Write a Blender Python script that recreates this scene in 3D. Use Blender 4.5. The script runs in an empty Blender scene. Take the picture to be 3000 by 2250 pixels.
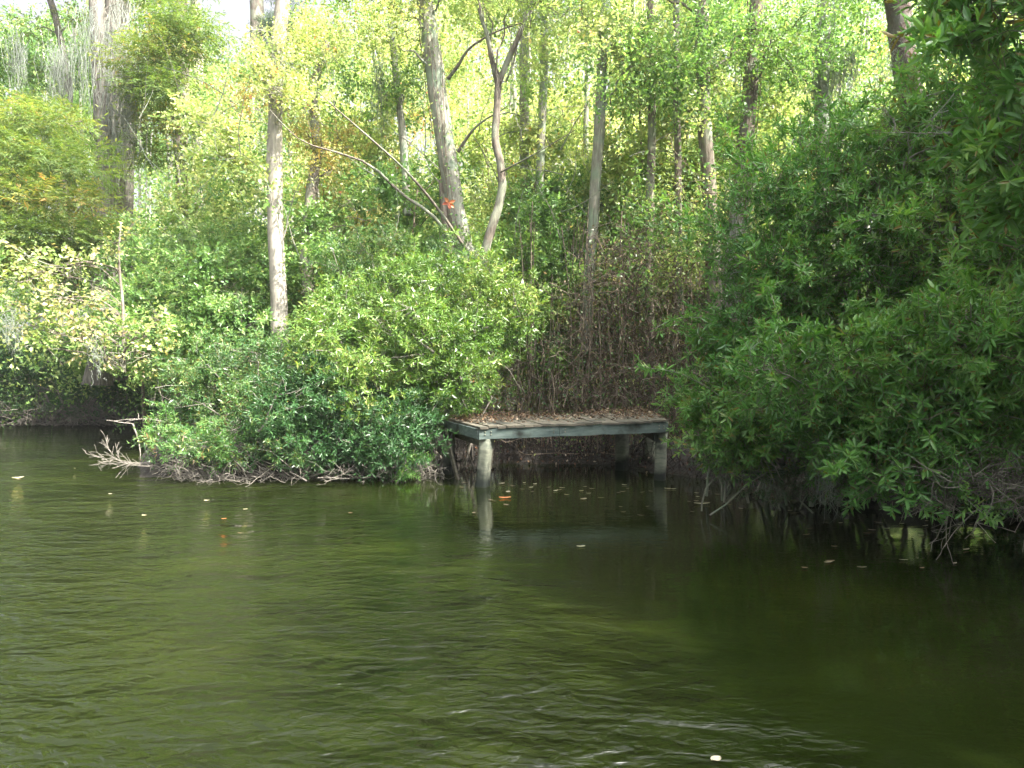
import bpy, math
import numpy as np
C = bpy.context.scene
col = C.collection
R = math.radians
# ------------------------------------------------------------------ camera
F = 710.0; CAMZ = 1.8; PITCH = math.atan(12/710)
cam = bpy.data.cameras.new('camera'); co = bpy.data.objects.new('camera', cam); col.objects.link(co)
co.location = (0, 0, CAMZ); co.rotation_euler = (math.pi/2-PITCH, 0, 0)
cam.sensor_width = 36; cam.lens = 36*F/1024; cam.clip_end = 2000; cam.clip_start = 0.05
C.camera = co
def at(px, py, Y):
    """world point at depth Y seen at pixel (px,py) of the 1024x768 picture"""
    a = (px-512)/F; b = (384-py)/F
    fy, fz = math.cos(PITCH), -math.sin(PITCH)
    dy = fy+b*math.sin(PITCH); dz = fz+b*math.cos(PITCH)
    t = Y/dy
    return np.array((a*t, Y, CAMZ+dz*t))
# ------------------------------------------------------------------ light
SUN_AZ = (0.86, -0.50); SUN_EL = 52
az = math.atan2(SUN_AZ[0], SUN_AZ[1])        # clockwise from +Y
w = bpy.data.worlds.new('World'); C.world = w; w.use_nodes = True
nt = w.node_tree; bg = nt.nodes['Background']
sk = nt.nodes.new('ShaderNodeTexSky'); sk.sky_type = 'NISHITA'; sk.sun_disc = False
sk.sun_elevation = R(SUN_EL); sk.sun_rotation = az; sk.dust_density = 10.0; sk.air_density = 0.55; sk.ozone_density = 0.0
bw = nt.nodes.new('ShaderNodeRGBToBW'); nt.links.new(sk.outputs[0], bw.inputs[0])      # thin white overcast veil over the blue
veil = nt.nodes.new('ShaderNodeVectorMath'); veil.operation = 'SCALE'; veil.inputs[0].default_value = (1.0, 1.0, 1.02); nt.links.new(bw.outputs[0], veil.inputs['Scale'])
sc_ = nt.nodes.new('ShaderNodeVectorMath'); sc_.operation = 'SCALE'; sc_.inputs['Scale'].default_value = 1.45; nt.links.new(veil.outputs[0], sc_.inputs[0])
vm = nt.nodes.new('ShaderNodeMix'); vm.data_type = 'RGBA'; vm.inputs[0].default_value = .75
nt.links.new(sk.outputs[0], vm.inputs[6]); nt.links.new(sc_.outputs[0], vm.inputs[7]); nt.links.new(vm.outputs[2], bg.inputs[0]); bg.inputs[1].default_value = 0.14
sl = bpy.data.lights.new('sun', 'SUN'); sl.energy = 5.0; sl.angle = R(0.6); sl.color = (1.0, 0.93, 0.80)
so = bpy.data.objects.new('sun', sl); col.objects.link(so)
n_ = math.hypot(*SUN_AZ); ce = math.cos(R(SUN_EL))
SD = np.array((SUN_AZ[0]/n_*ce, SUN_AZ[1]/n_*ce, math.sin(R(SUN_EL))))
from mathutils import Vector
so.rotation_euler = Vector(SD).to_track_quat('Z', 'Y').to_euler()
C.view_settings.view_transform = 'Standard'; C.view_settings.look = 'None'
C.view_settings.exposure = 2.25; C.view_settings.gamma = 1
C.cycles.max_bounces = 10; C.cycles.diffuse_bounces = 6; C.cycles.transmission_bounces = 8; C.cycles.glossy_bounces = 3
C.cycles.sample_clamp_indirect = 6
# ------------------------------------------------------------------ materials
def mat(name):
    m = bpy.data.materials.new(name); m.use_nodes = True
    return m, m.node_tree, m.node_tree.nodes['Principled BSDF']
def ramp(nt, stops):
    r = nt.nodes.new('ShaderNodeValToRGB'); e = r.color_ramp.elements
    while len(e) < len(stops): e.new(0.5)
    for k, (p, c) in enumerate(stops): e[k].position = p; e[k].color = (*c, 1)
    return r
def leaf_mat(name, stops, trans=0.4, rough=0.45, tint=(1.25, 1.3, 0.5), spec=0.4):
    m, nt, b = mat(name); N = nt.nodes
    a = N.new('ShaderNodeAttribute'); a.attribute_name = 'rnd'
    r = ramp(nt, stops); nt.links.new(a.outputs['Fac'], r.inputs[0])
    nt.links.new(r.outputs[0], b.inputs['Base Color'])
    b.inputs['Roughness'].default_value = rough; b.inputs['Specular IOR Level'].default_value = spec
    t = N.new('ShaderNodeBsdfTranslucent')
    mx = N.new('ShaderNodeMix'); mx.data_type = 'RGBA'; mx.blend_type = 'MULTIPLY'; mx.inputs[0].default_value = 1
    nt.links.new(r.outputs[0], mx.inputs[6]); mx.inputs[7].default_value = (*tint, 1)
    nt.links.new(mx.outputs[2], t.inputs[0])
    s = N.new('ShaderNodeMixShader'); s.inputs[0].default_value = trans
    nt.links.new(b.outputs[0], s.inputs[1]); nt.links.new(t.outputs[0], s.inputs[2])
    nt.links.new(s.outputs[0], N['Material Output'].inputs[0])
    return m
def bark_mat(name, c1, c2, c3=None, sx=(14, 14, 2.5), bump=0.6, rough=0.9):
    m, nt, b = mat(name); N = nt.nodes
    tc = N.new('ShaderNodeNewGeometry'); mp = N.new('ShaderNodeMapping'); mp.inputs['Scale'].default_value = sx
    nt.links.new(tc.outputs['Position'], mp.inputs[0])
    no = N.new('ShaderNodeTexNoise'); no.inputs['Scale'].default_value = 1; no.inputs['Detail'].default_value = 8
    no.inputs['Roughness'].default_value = 0.7
    nt.links.new(mp.outputs[0], no.inputs['Vector'])
    r = ramp(nt, [(0.32, c1), (0.66, c2)]); nt.links.new(no.outputs[0], r.inputs[0])
    out = r.outputs[0]
    if c3:
        n2 = N.new('ShaderNodeTexNoise'); n2.inputs['Scale'].default_value = 2.2; n2.inputs['Detail'].default_value = 6
        nt.links.new(tc.outputs['Position'], n2.inputs['Vector'])
        r2 = ramp(nt, [(0.5, (0, 0, 0)), (0.6, (1, 1, 1))]); nt.links.new(n2.outputs[0], r2.inputs[0])
        mx = N.new('ShaderNodeMix'); mx.data_type = 'RGBA'; nt.links.new(r2.outputs[0], mx.inputs[0])
        nt.links.new(out, mx.inputs[6]); mx.inputs[7].default_value = (*c3, 1); out = mx.outputs[2]
    nt.links.new(out, b.inputs['Base Color']); b.inputs['Roughness'].default_value = rough
    b.inputs['Specular IOR Level'].default_value = 0.2
    bp = N.new('ShaderNodeBump'); bp.inputs['Strength'].default_value = bump; bp.inputs['Distance'].default_value = 0.06
    nt.links.new(no.outputs[0], bp.inputs['Height']); nt.links.new(bp.outputs[0], b.inputs['Normal'])
    return m
M = {}
M['myrtle'] = leaf_mat('myrtle_leaf', [(0, (.045, .130, .035)), (.4, (.100, .245, .058)), (.8, (.18, .33, .095)), (.95, (.19, .27, .08)), (1, (.26, .20, .07))], 0.40, 0.36, spec=0.5)
M['myrtle_tip'] = leaf_mat('myrtle_tip', [(0, (.10, .10, .020)), (1, (.16, .13, .03))], 0.35, 0.4)
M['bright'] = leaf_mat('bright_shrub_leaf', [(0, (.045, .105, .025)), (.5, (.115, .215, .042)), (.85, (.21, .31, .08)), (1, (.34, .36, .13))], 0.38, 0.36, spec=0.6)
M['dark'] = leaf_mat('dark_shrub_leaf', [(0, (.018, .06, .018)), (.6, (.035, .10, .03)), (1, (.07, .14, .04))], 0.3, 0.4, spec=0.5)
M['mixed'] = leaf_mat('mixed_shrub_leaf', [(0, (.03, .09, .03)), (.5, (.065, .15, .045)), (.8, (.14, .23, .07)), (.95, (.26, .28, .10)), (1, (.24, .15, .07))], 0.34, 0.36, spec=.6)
M['wood_green'] = leaf_mat('wood_leaf_green', [(0, (.07, .16, .045)), (.5, (.15, .27, .08)), (.85, (.27, .38, .12)), (1, (.42, .44, .20))], 0.48, 0.36, tint=(1.2, 1.25, .7), spec=.6)
M['wood_yellow'] = leaf_mat('wood_leaf_yellow', [(0, (.17, .28, .09)), (.5, (.36, .44, .16)), (.86, (.56, .56, .28)), (.95, (.58, .42, .16)), (1, (.55, .22, .09))], 0.5, 0.36, tint=(1.2, 1.2, .75), spec=.6)
M['wood_orange'] = leaf_mat('wood_leaf_orange', [(0, (.22, .30, .10)), (.55, (.42, .38, .14)), (.9, (.50, .33, .13)), (1, (.5, .24, .10))], 0.45, 0.45, tint=(1.2, 1.1, .5))
M['cypress'] = leaf_mat('cypress_leaf', [(0, (.065, .13, .032)), (.55, (.13, .20, .05)), (.85, (.24, .25, .07)), (1, (.40, .25, .09))], 0.5, 0.6, tint=(1.2, 1.15, .5))
M['yellow'] = leaf_mat('yellow_leaf', [(0, (.12, .23, .06)), (.45, (.28, .36, .12)), (.8, (.46, .42, .22)), (1, (.58, .42, .34))], 0.45, 0.4, tint=(1.15, 1.1, .6))
M['pine'] = leaf_mat('pine_needle', [(0, (.02, .05, .02)), (1, (.06, .11, .04))], 0.2, 0.5)
M['moss'] = leaf_mat('spanish_moss', [(0, (.20, .23, .20)), (1, (.38, .41, .36))], 0.4, 0.9, tint=(1, 1, .9), spec=0.1)
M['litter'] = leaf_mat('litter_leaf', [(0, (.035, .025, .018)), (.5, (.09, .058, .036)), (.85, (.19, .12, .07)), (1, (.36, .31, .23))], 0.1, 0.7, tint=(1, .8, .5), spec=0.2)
M['shade_litter'] = leaf_mat('shade_litter_leaf', [(0, (.012, .008, .005)), (.8, (.04, .022, .013)), (.95, (.13, .06, .03)), (1, (.3, .26, .2))], 0.0, 0.6, spec=.2)  # darker litter: the shade beneath the dock is put into its colour
M['dry_leaf'] = leaf_mat('dry_leaf', [(0, (.07, .05, .035)), (.7, (.16, .115, .07)), (1, (.28, .21, .12))], .25, .7, tint=(1, .85, .6), spec=.2)
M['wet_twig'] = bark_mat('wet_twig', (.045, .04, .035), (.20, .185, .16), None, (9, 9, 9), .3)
M['shade_root'] = bark_mat('shade_root', (.006, .005, .004), (.028, .021, .017), None, (6, 6, 6), .2)  # near-black roots, under-dock shade painted into the bark colour
M['redleaf'] = leaf_mat('red_leaf', [(0, (.42, .10, .06)), (1, (.55, .25, .10))], 0.4, 0.5, tint=(1, .8, .5))
M['bark_grey'] = bark_mat('bark_grey', (.13, .125, .105), (.33, .32, .27), (.22, .26, .20))
M['bark_pale'] = bark_mat('bark_pale', (.17, .155, .13), (.36, .33, .28), None, (10, 10, 2), 0.4)
M['bark_brown'] = bark_mat('bark_brown', (.075, .062, .05), (.22, .19, .155), (.20, .21, .16))
M['bark_pine'] = bark_mat('bark_pine', (.05, .04, .036), (.17, .125, .11), (.13, .125, .11), (9, 9, 4), 1.0)
M['bark_cypress'] = bark_mat('bark_cypress', (.055, .05, .042), (.21, .195, .17), None, (16, 16, 1.2), 0.8)
M['twig'] = bark_mat('twig', (.09, .07, .055), (.22, .18, .14), None, (6, 6, 6), 0.2)
M['deadwood'] = bark_mat('deadwood', (.075, .068, .058), (.25, .23, .20), None, (12, 12, 12), 0.3)
M['bramble'] = bark_mat('bramble', (.07, .055, .042), (.19, .155, .12), None, (3, 3, 3), 0.1)
# ------------------------------------------------------------------ mesh helpers
class MB:
    def __init__(s): s.V = []; s.Q = []; s.r = []; s.m = []; s.sm = []; s.n = 0
    def add(s, V, Q, r=0.5, mi=0, smooth=False):
        V = np.asarray(V, float).reshape(-1, 3); Q = np.asarray(Q, int).reshape(-1, 4)
        s.V.append(V); s.Q.append(Q+s.n)
        s.r.append(np.broadcast_to(np.asarray(r, float), (len(V),)) if np.ndim(r) == 0 else np.asarray(r, float))
        s.m.append(np.full(len(Q), mi)); s.sm.append(np.full(len(Q), smooth)); s.n += len(V)
    def build(s, name, mats, parent=None):
        V = np.concatenate(s.V); Q = np.concatenate(s.Q)
        me = bpy.data.meshes.new(name)
        me.vertices.add(len(V)); me.vertices.foreach_set('co', V.astype(np.float32).ravel())
        me.loops.add(Q.size); me.loops.foreach_set('vertex_index', Q.astype(np.int32).ravel())
        me.polygons.add(len(Q)); me.polygons.foreach_set('loop_start', np.arange(0, Q.size, 4, dtype=np.int32))
        me.polygons.foreach_set('material_index', np.concatenate(s.m).astype(np.int32))
        me.polygons.foreach_set('use_smooth', np.concatenate(s.sm))
        a = me.attributes.new('rnd', 'FLOAT', 'POINT'); a.data.foreach_set('value', np.concatenate(s.r).astype(np.float32))
        for k in (mats if isinstance(mats, (list, tuple)) else [mats]): me.materials.append(k)
        me.update(calc_edges=True)
        o = bpy.data.objects.new(name, me); col.objects.link(o); o.parent = parent
        return o
def norm(v): return v/np.maximum(np.linalg.norm(v, axis=-1, keepdims=True), 1e-9)
def tag(o, label=None, cat=None, group=None, kind=None):
    for k, v in (('label', label), ('category', cat), ('group', group), ('kind', kind)):
        if v: o[k] = v
    return o
def empty(name, loc, label, cat, group=None):
    o = bpy.data.objects.new(name, None); col.objects.link(o); o.location = loc; o.empty_display_size = .2
    return tag(o, label, cat, group)
def own(root, child):
    """parent while keeping world coordinates baked in the mesh"""
    child.parent = root
    child.data.transform(__import__('mathutils').Matrix.Translation(-Vector(root.location)))
    return child
def tubes(mb, P, Rr, sides=5, mi=0, r=0.5, wob=0, rng=None, prof=None):
    P = np.asarray(P, float); Rr = np.asarray(Rr, float)
    if P.ndim == 2: P = P[None]; Rr = Rr[None]
    m, K, _ = P.shape
    T = norm(np.gradient(P, axis=1)); avg = norm(P[:, -1]-P[:, 0])
    ref = np.where(np.abs(avg[:, 2:3]) > .7, np.array([[1., 0, 0]]), np.array([[0, 0, 1.]]))[:, None]
    A = norm(np.cross(T, np.broadcast_to(ref, T.shape))); B = np.cross(T, A)
    th = np.linspace(0, 2*math.pi, sides, endpoint=False)
    rad = Rr[:, :, None]*np.ones(sides)
    if prof is not None: rad = rad*prof
    if wob: rad = rad*(1+wob*rng.standard_normal(rad.shape))
    V = P[:, :, None]+rad[..., None]*(np.cos(th)[:, None]*A[:, :, None]+np.sin(th)[:, None]*B[:, :, None])
    i = np.arange(m)[:, None, None]*K*sides; k = np.arange(K-1)[None, :, None]*sides; j = np.arange(sides)[None, None]
    j2 = (j+1) % sides
    Q = np.stack([i+k+j, i+k+j2, i+k+sides+j2, i+k+sides+j], -1).reshape(-1, 4)
    mb.add(V.reshape(-1, 3), Q, r, mi, True)
def spline(pts, K):
    pts = np.asarray(pts, float); n = len(pts)
    t = np.linspace(0, n-1, K); i = np.clip(t.astype(int), 0, n-2); u = (t-i)[:, None]
    p0 = pts[np.maximum(i-1, 0)]; p1 = pts[i]; p2 = pts[i+1]; p3 = pts[np.minimum(i+2, n-1)]
    return .5*((2*p1)+(-p0+p2)*u+(2*p0-5*p1+4*p2-p3)*u*u+(-p0+3*p1-3*p2+p3)*u**3)
def leaves(mb, P, D, U, L, W, rng, mi=0, rich=False, r=None, bend=0.12):
    """rhombic (or folded lanceolate) leaf blades"""
    n = len(P); D = norm(D); S = norm(np.cross(D, U)); U = np.cross(S, D)
    L = np.broadcast_to(L, n)[:, None]; W = np.broadcast_to(W, n)[:, None]
    rr = rng.random(n) if r is None else r
    bend = (bend*(-.4+2.8*rng.random(n)))[:, None]
    tip = P+D*L-U*L*bend
    if rich:
        V = np.stack([P, P+D*L*.32+S*W*.45+U*W*.18, P+D*L*.70+S*W*.40+U*W*.10-U*L*bend*.5, tip,
                      P+D*L*.70-S*W*.40+U*W*.10-U*L*bend*.5, P+D*L*.32-S*W*.45+U*W*.18], 1)
        b = np.arange(n)[:, None]*6
        Q = np.concatenate([b+np.array([[0, 1, 2, 3]]), b+np.array([[0, 3, 4, 5]])]); k = 6
    else:
        V = np.stack([P, P+D*L*.45+S*W*.5+U*W*.12, tip, P+D*L*.45-S*W*.5+U*W*.12], 1)
        Q = np.arange(n)[:, None]*4+np.array([[0, 1, 2, 3]]); k = 4
    mb.add(V.reshape(-1, 3), Q, np.repeat(rr, k), mi)
def sprigs(mb, P, D, n, twig, L, W, rng, mi=0, rich=False, flat=False, tilt=(80, 30), tipmi=None, twigmi=None, hue=None, droop=0):
    """shoots at P along D, each carrying n leaves"""
    m = len(P); D = norm(D)
    ref = norm(rng.standard_normal((m, 3))); A = norm(np.cross(D, ref)); B = np.cross(D, A)
    if flat:
        A = norm(np.cross(D, np.array([0, 0, 1.])+.25*rng.standard_normal((m, 3)))); B = np.cross(D, A)
    hue = rng.random(m) if hue is None else hue
    ssz = .6+.65*rng.random(m)
    tw = twig*(.7+.6*rng.random(m))
    for k in range(n):
        t = (k+.6)/n
        a = (k*2.4+rng.random(m)*.9+hue*6) if not flat else (np.where(k % 2, 0, math.pi)+.25*rng.standard_normal(m))
        Pk = P+D*(tw*t)[:, None]
        perp = np.cos(a)[:, None]*A+np.sin(a)[:, None]*B
        ti = R(tilt[0]+(tilt[1]-tilt[0])*t)+.34*rng.standard_normal(m)
        dd = D*np.cos(ti)[:, None]+perp*np.sin(ti)[:, None]
        dd[:, 2] -= droop
        uu = D*np.sin(ti)[:, None]-perp*np.cos(ti)[:, None]+.25*rng.standard_normal((m, 3))
        if flat: uu = np.cross(A, D)*np.where(rng.random((m, 1)) < .5, 1, 1)+.35*rng.standard_normal((m, 3))
        s = (.65+.5*rng.random(m))*ssz*1.08
        if tipmi is not None and k == n-1: use = tipmi; s = s*.6
        else: use = mi
        leaves(mb, Pk, dd, uu, L*s, W*s, rng, use, rich, np.clip(hue*.6+.5*rng.random(m)-.05, 0, 1))
    if twigmi is not None:
        p = np.stack([P-D*(tw*.6)[:, None], P+D*tw[:, None]], 1)
        tubes(mb, p, np.stack([np.full(m, .004), np.full(m, .002)], 1), 3, twigmi)
def blob(c, rad, n, rng, shell=.35, up=.35):
    d = norm(rng.standard_normal((n, 3))); r = 1-shell*rng.random(n)**1.5*1.6
    r = np.clip(r+.10*rng.standard_normal(n), .05, 1.25)
    P = np.asarray(c)+d*r[:, None]*np.asarray(rad)
    D = norm(d/np.asarray(rad)*np.mean(rad)+np.array([0, 0, up])+.45*rng.standard_normal((n, 3)))
    return P, D
def branchy(s, d, L, r, depth, rng, out, nb=3, K=6, wig=.18, grav=0.0, spread=.75):
    p = [np.array(s, float)]; d = norm(np.array(d, float))
    for k in range(K-1):
        d = norm(d+wig*rng.standard_normal(3)+np.array([0, 0, grav])); p.append(p[-1]+d*L/(K-1))
    p = np.array(p); out.append((p, np.linspace(r, r*.45, K)))
    if depth > 0:
        for b in range(nb):
            k = int(rng.integers(1, K)); dd = norm(d+spread*rng.standard_normal(3))
            branchy(p[k], dd, L*(.45+.25*rng.random()), r*.55, depth-1, rng, out, nb, K, wig, grav, spread)
def put(mb, out, sides=4, mi=0):
    tubes(mb, np.array([o[0] for o in out]), np.array([o[1] for o in out]), sides, mi)
# ------------------------------------------------------------------ ground and water
shore_pts = [(-300, 26), (-40, 26), (-26, 25), (-16, 24), (-12.5, 23.5), (-10, 20), (-7.6, 14.5), (-6.4, 12.2), (-4.5, 12.0), (-2.5, 12.6), (-1.5, 13.2),
             (0, 13.9), (2.0, 13.8), (3.2, 11.8), (4.2, 9.5), (5.4, 8.8), (7, 8.2), (9.5, 6.5), (12, 2.5), (14, -3), (17, -14), (20, -300)]
def shore_y(x): return np.interp(x, [p[0] for p in shore_pts], [p[1] for p in shore_pts])
def build_ground():
    rng = np.random.default_rng(1)
    xs = np.concatenate([[-300, -150, -80, -50], np.arange(-34, 34, .35), [50, 80, 150, 300]])
    ys = np.concatenate([[-60, -30, -15, -5], np.arange(0, 50, .35), [60, 80, 110, 160, 300]])
    X, Y = np.meshgrid(xs, ys)
    d = (Y-shore_y(X))
    d = np.where(X > 9, np.minimum(d, 6), d) if False else d
    h = np.where(d < 0, np.maximum(d*.45, -1.2), .34*(1-np.exp(-np.maximum(d, 0)*1.8))+.02*np.maximum(d, 0)**.8)
    wv = .05*np.sin(X*3.1+Y*1.7)+.04*np.sin(X*5.3-Y*4.1)+.05*rng.standard_normal(X.shape)
    h = h+wv*np.clip((d+.3)*1.5, .3, 1)
    V = np.stack([X, Y, h], -1).reshape(-1, 3); nx = len(xs); ny = len(ys)
    i, j = np.meshgrid(np.arange(nx-1), np.arange(ny-1))
    a = (j*nx+i).ravel(); Q = np.stack([a, a+1, a+nx+1, a+nx], 1)
    m, nt, b = mat('forest_floor'); N = nt.nodes
    g = N.new('ShaderNodeNewGeometry')
    n1 = N.new('ShaderNodeTexNoise'); n1.inputs['Scale'].default_value = 9; n1.inputs['Detail'].default_value = 8
    nt.links.new(g.outputs['Position'], n1.inputs['Vector'])
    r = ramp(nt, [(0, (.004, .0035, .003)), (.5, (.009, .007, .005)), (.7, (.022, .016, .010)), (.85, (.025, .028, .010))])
    nt.links.new(n1.outputs[0], r.inputs[0]); nt.links.new(r.outputs[0], b.inputs['Base Color']); b.inputs['Roughness'].default_value = .9
    bp = N.new('ShaderNodeBump'); bp.inputs['Distance'].default_value = .08; nt.links.new(n1.outputs[0], bp.inputs['Height']); nt.links.new(bp.outputs[0], b.inputs['Normal'])
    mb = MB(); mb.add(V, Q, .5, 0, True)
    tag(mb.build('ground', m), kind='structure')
build_ground()
def build_water():
    m, nt, b = mat('murky_water'); N = nt.nodes; lk = nt.links.new
    g = N.new('ShaderNodeNewGeometry')
    n0 = N.new('ShaderNodeTexNoise'); n0.inputs['Scale'].default_value = .55; n0.inputs['Detail'].default_value = 4; lk(g.outputs['Position'], n0.inputs['Vector'])
    r = ramp(nt, [(.3, (.0042, .0070, .0010)), (.55, (.0070, .0108, .0015)), (.75, (.0130, .0175, .0026))]); lk(n0.outputs[0], r.inputs[0]); lk(r.outputs[0], b.inputs['Base Color'])
    b.inputs['Roughness'].default_value = .03; b.inputs['IOR'].default_value = 1.33; b.inputs['Specular IOR Level'].default_value = .85
    # ripples: two directions of stretched noise plus fine chop, calmer towards the shore
    def rip(scale, rot, sx, detail=3):
        mp = N.new('ShaderNodeMapping'); mp.inputs['Rotation'].default_value = (0, 0, R(rot)); mp.inputs['Scale'].default_value = sx
        lk(g.outputs['Position'], mp.inputs[0])
        n = N.new('ShaderNodeTexNoise'); n.inputs['Scale'].default_value = scale; n.inputs['Detail'].default_value = detail; n.inputs['Distortion'].default_value = .6
        lk(mp.outputs[0], n.inputs['Vector']); return n.outputs[0]
    a1 = rip(2.2, -32, (1, 2.2, 1), 2); a2 = rip(10, 20, (1, 1.6, 1), 3); a3 = rip(.8, -50, (1, 1.8, 1), 1)
    def math_(op, x, y):
        n = N.new('ShaderNodeMath'); n.operation = op
        for k, v in enumerate((x, y)):
            if isinstance(v, (int, float)): n.inputs[k].default_value = v
            else: lk(v, n.inputs[k])
        return n.outputs[0]
    h = math_('ADD', math_('MULTIPLY', a1, 1.0), math_('MULTIPLY', a2, .42)); h = math_('ADD', h, math_('MULTIPLY', a3, 1.6))
    sp = N.new('ShaderNodeSeparateXYZ'); lk(g.outputs['Position'], sp.inputs[0])
    mr = N.new('ShaderNodeMapRange'); mr.inputs['From Min'].default_value = 3.5; mr.inputs['From Max'].default_value = 7.5; mr.inputs['To Min'].default_value = 1.0; mr.inputs['To Max'].default_value = .045
    lk(math_('ADD', sp.outputs[1], math_('MULTIPLY', sp.outputs[0], 1.7)), mr.inputs['Value'])
    mrr = N.new('ShaderNodeMath'); mrr.operation = 'MULTIPLY'; lk(mr.outputs[0], mrr.inputs[0]); mrr.inputs[1].default_value = .066
    bp = N.new('ShaderNodeBump'); bp.inputs['Strength'].default_value = 1; lk(h, bp.inputs['Height']); lk(mrr.outputs[0], bp.inputs['Distance']); lk(bp.outputs[0], b.inputs['Normal'])
    mb = MB(); mb.add([(-300, -300, 0), (300, -300, 0), (300, 60, 0), (-300, 60, 0)], [(0, 1, 2, 3)])
    tag(mb.build('water', m), kind='structure')
build_water()
# ------------------------------------------------------------------ the dock
def wood_mat(name, c1, c2, stain=True):
    m, nt, b = mat(name); N = nt.nodes; lk = nt.links.new
    g = N.new('ShaderNodeNewGeometry')
    n1 = N.new('ShaderNodeTexNoise'); n1.inputs['Scale'].default_value = 6; n1.inputs['Detail'].default_value = 9; n1.inputs['Roughness'].default_value = .7
    mp = N.new('ShaderNodeMapping'); mp.inputs['Scale'].default_value = (.6, 1, 3); lk(g.outputs['Position'], mp.inputs[0]); lk(mp.outputs[0], n1.inputs['Vector'])
    r = ramp(nt, [(.3, c1), (.7, c2)]); lk(n1.outputs[0], r.inputs[0])
    n2 = N.new('ShaderNodeTexNoise'); n2.inputs['Scale'].default_value = 3.5; n2.inputs['Detail'].default_value = 7; lk(g.outputs['Position'], n2.inputs['Vector'])
    r2 = ramp(nt, [(.52, (0, 0, 0)), (.68, (1, 1, 1))]); lk(n2.outputs[0], r2.inputs[0])
    mx = N.new('ShaderNodeMix'); mx.data_type = 'RGBA'; lk(r2.outputs[0], mx.inputs[0]); lk(r.outputs[0], mx.inputs[6]); mx.inputs[7].default_value = (.03, .035, .03, 1)
    out = mx.outputs[2]
    if stain:   # dark waterline band and algae on the submerged end
        s = N.new('ShaderNodeSeparateXYZ'); lk(g.outputs['Position'], s.inputs[0])
        ad = N.new('ShaderNodeMath'); ad.operation = 'MULTIPLY_ADD'; lk(n2.outputs[0], ad.inputs[0]); ad.inputs[1].default_value = -.35; lk(s.outputs[2], ad.inputs[2])
        mr = N.new('ShaderNodeMapRange'); mr.inputs['From Min'].default_value = -.06; mr.inputs['From Max'].default_value = .10; mr.inputs['To Min'].default_value = .97; mr.inputs['To Max'].default_value = 0
        lk(ad.outputs[0], mr.inputs[0])
        m2 = N.new('ShaderNodeMix'); m2.data_type = 'RGBA'; lk(mr.outputs[0], m2.inputs[0]); lk(out, m2.inputs[6]); m2.inputs[7].default_value = (.012, .016, .014, 1); out = m2.outputs[2]
    lk(out, b.inputs['Base Color']); b.inputs['Roughness'].default_value = .85; b.inputs['Specular IOR Level'].default_value = .2
    bp = N.new('ShaderNodeBump'); bp.inputs['Strength'].default_value = .5; bp.inputs['Distance'].default_value = .01; lk(n1.outputs[0], bp.inputs['Height']); lk(bp.outputs[0], b.inputs['Normal'])
    return m
M['post'] = wood_mat('weathered_post', (.085, .10, .078), (.23, .235, .18))
M['fascia'] = wood_mat('weathered_fascia', (.045, .068, .064), (.135, .17, .155), False)
M['plank'] = wood_mat('weathered_plank', (.045, .042, .034), (.17, .155, .12), False)
def beam(mb, a, b, w, h, r=.5, mi=0, seg=6, rng=None, jit=.0):
    """board from a to b (centre line), width w sideways, height h"""
    a = np.array(a, float); b = np.array(b, float); d = norm(b-a)
    s = norm(np.cross(d, (0, 0, 1.))) if abs(d[2]) < .9 else np.array((1., 0, 0)); u = np.cross(s, d)
    K = seg+1; c = .004
    prof = np.array([(-w/2+c, -h/2), (w/2-c, -h/2), (w/2, -h/2+c), (w/2, h/2-c), (w/2-c, h/2), (-w/2+c, h/2), (-w/2, h/2-c), (-w/2, -h/2+c)])
    P = a+(b-a)*np.linspace(0, 1, K)[:, None]
    if jit: P = P+u*(rng.standard_normal(K)*jit)[:, None]
    V = P[:, None]+prof[:, 0][None, :, None]*s+prof[:, 1][None, :, None]*u
    V = V.reshape(-1, 3); Q = []
    for k in range(K-1):
        for j in range(8): Q.append((k*8+j, k*8+(j+1) % 8, k*8+8+(j+1) % 8, k*8+8+j))
    for o in (0, (K-1)*8): Q += [(o, o+1, o+2, o+3), (o, o+3, o+4, o+7), (o+4, o+5, o+6, o+7)]
    mb.add(V, Q, r, mi)
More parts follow.
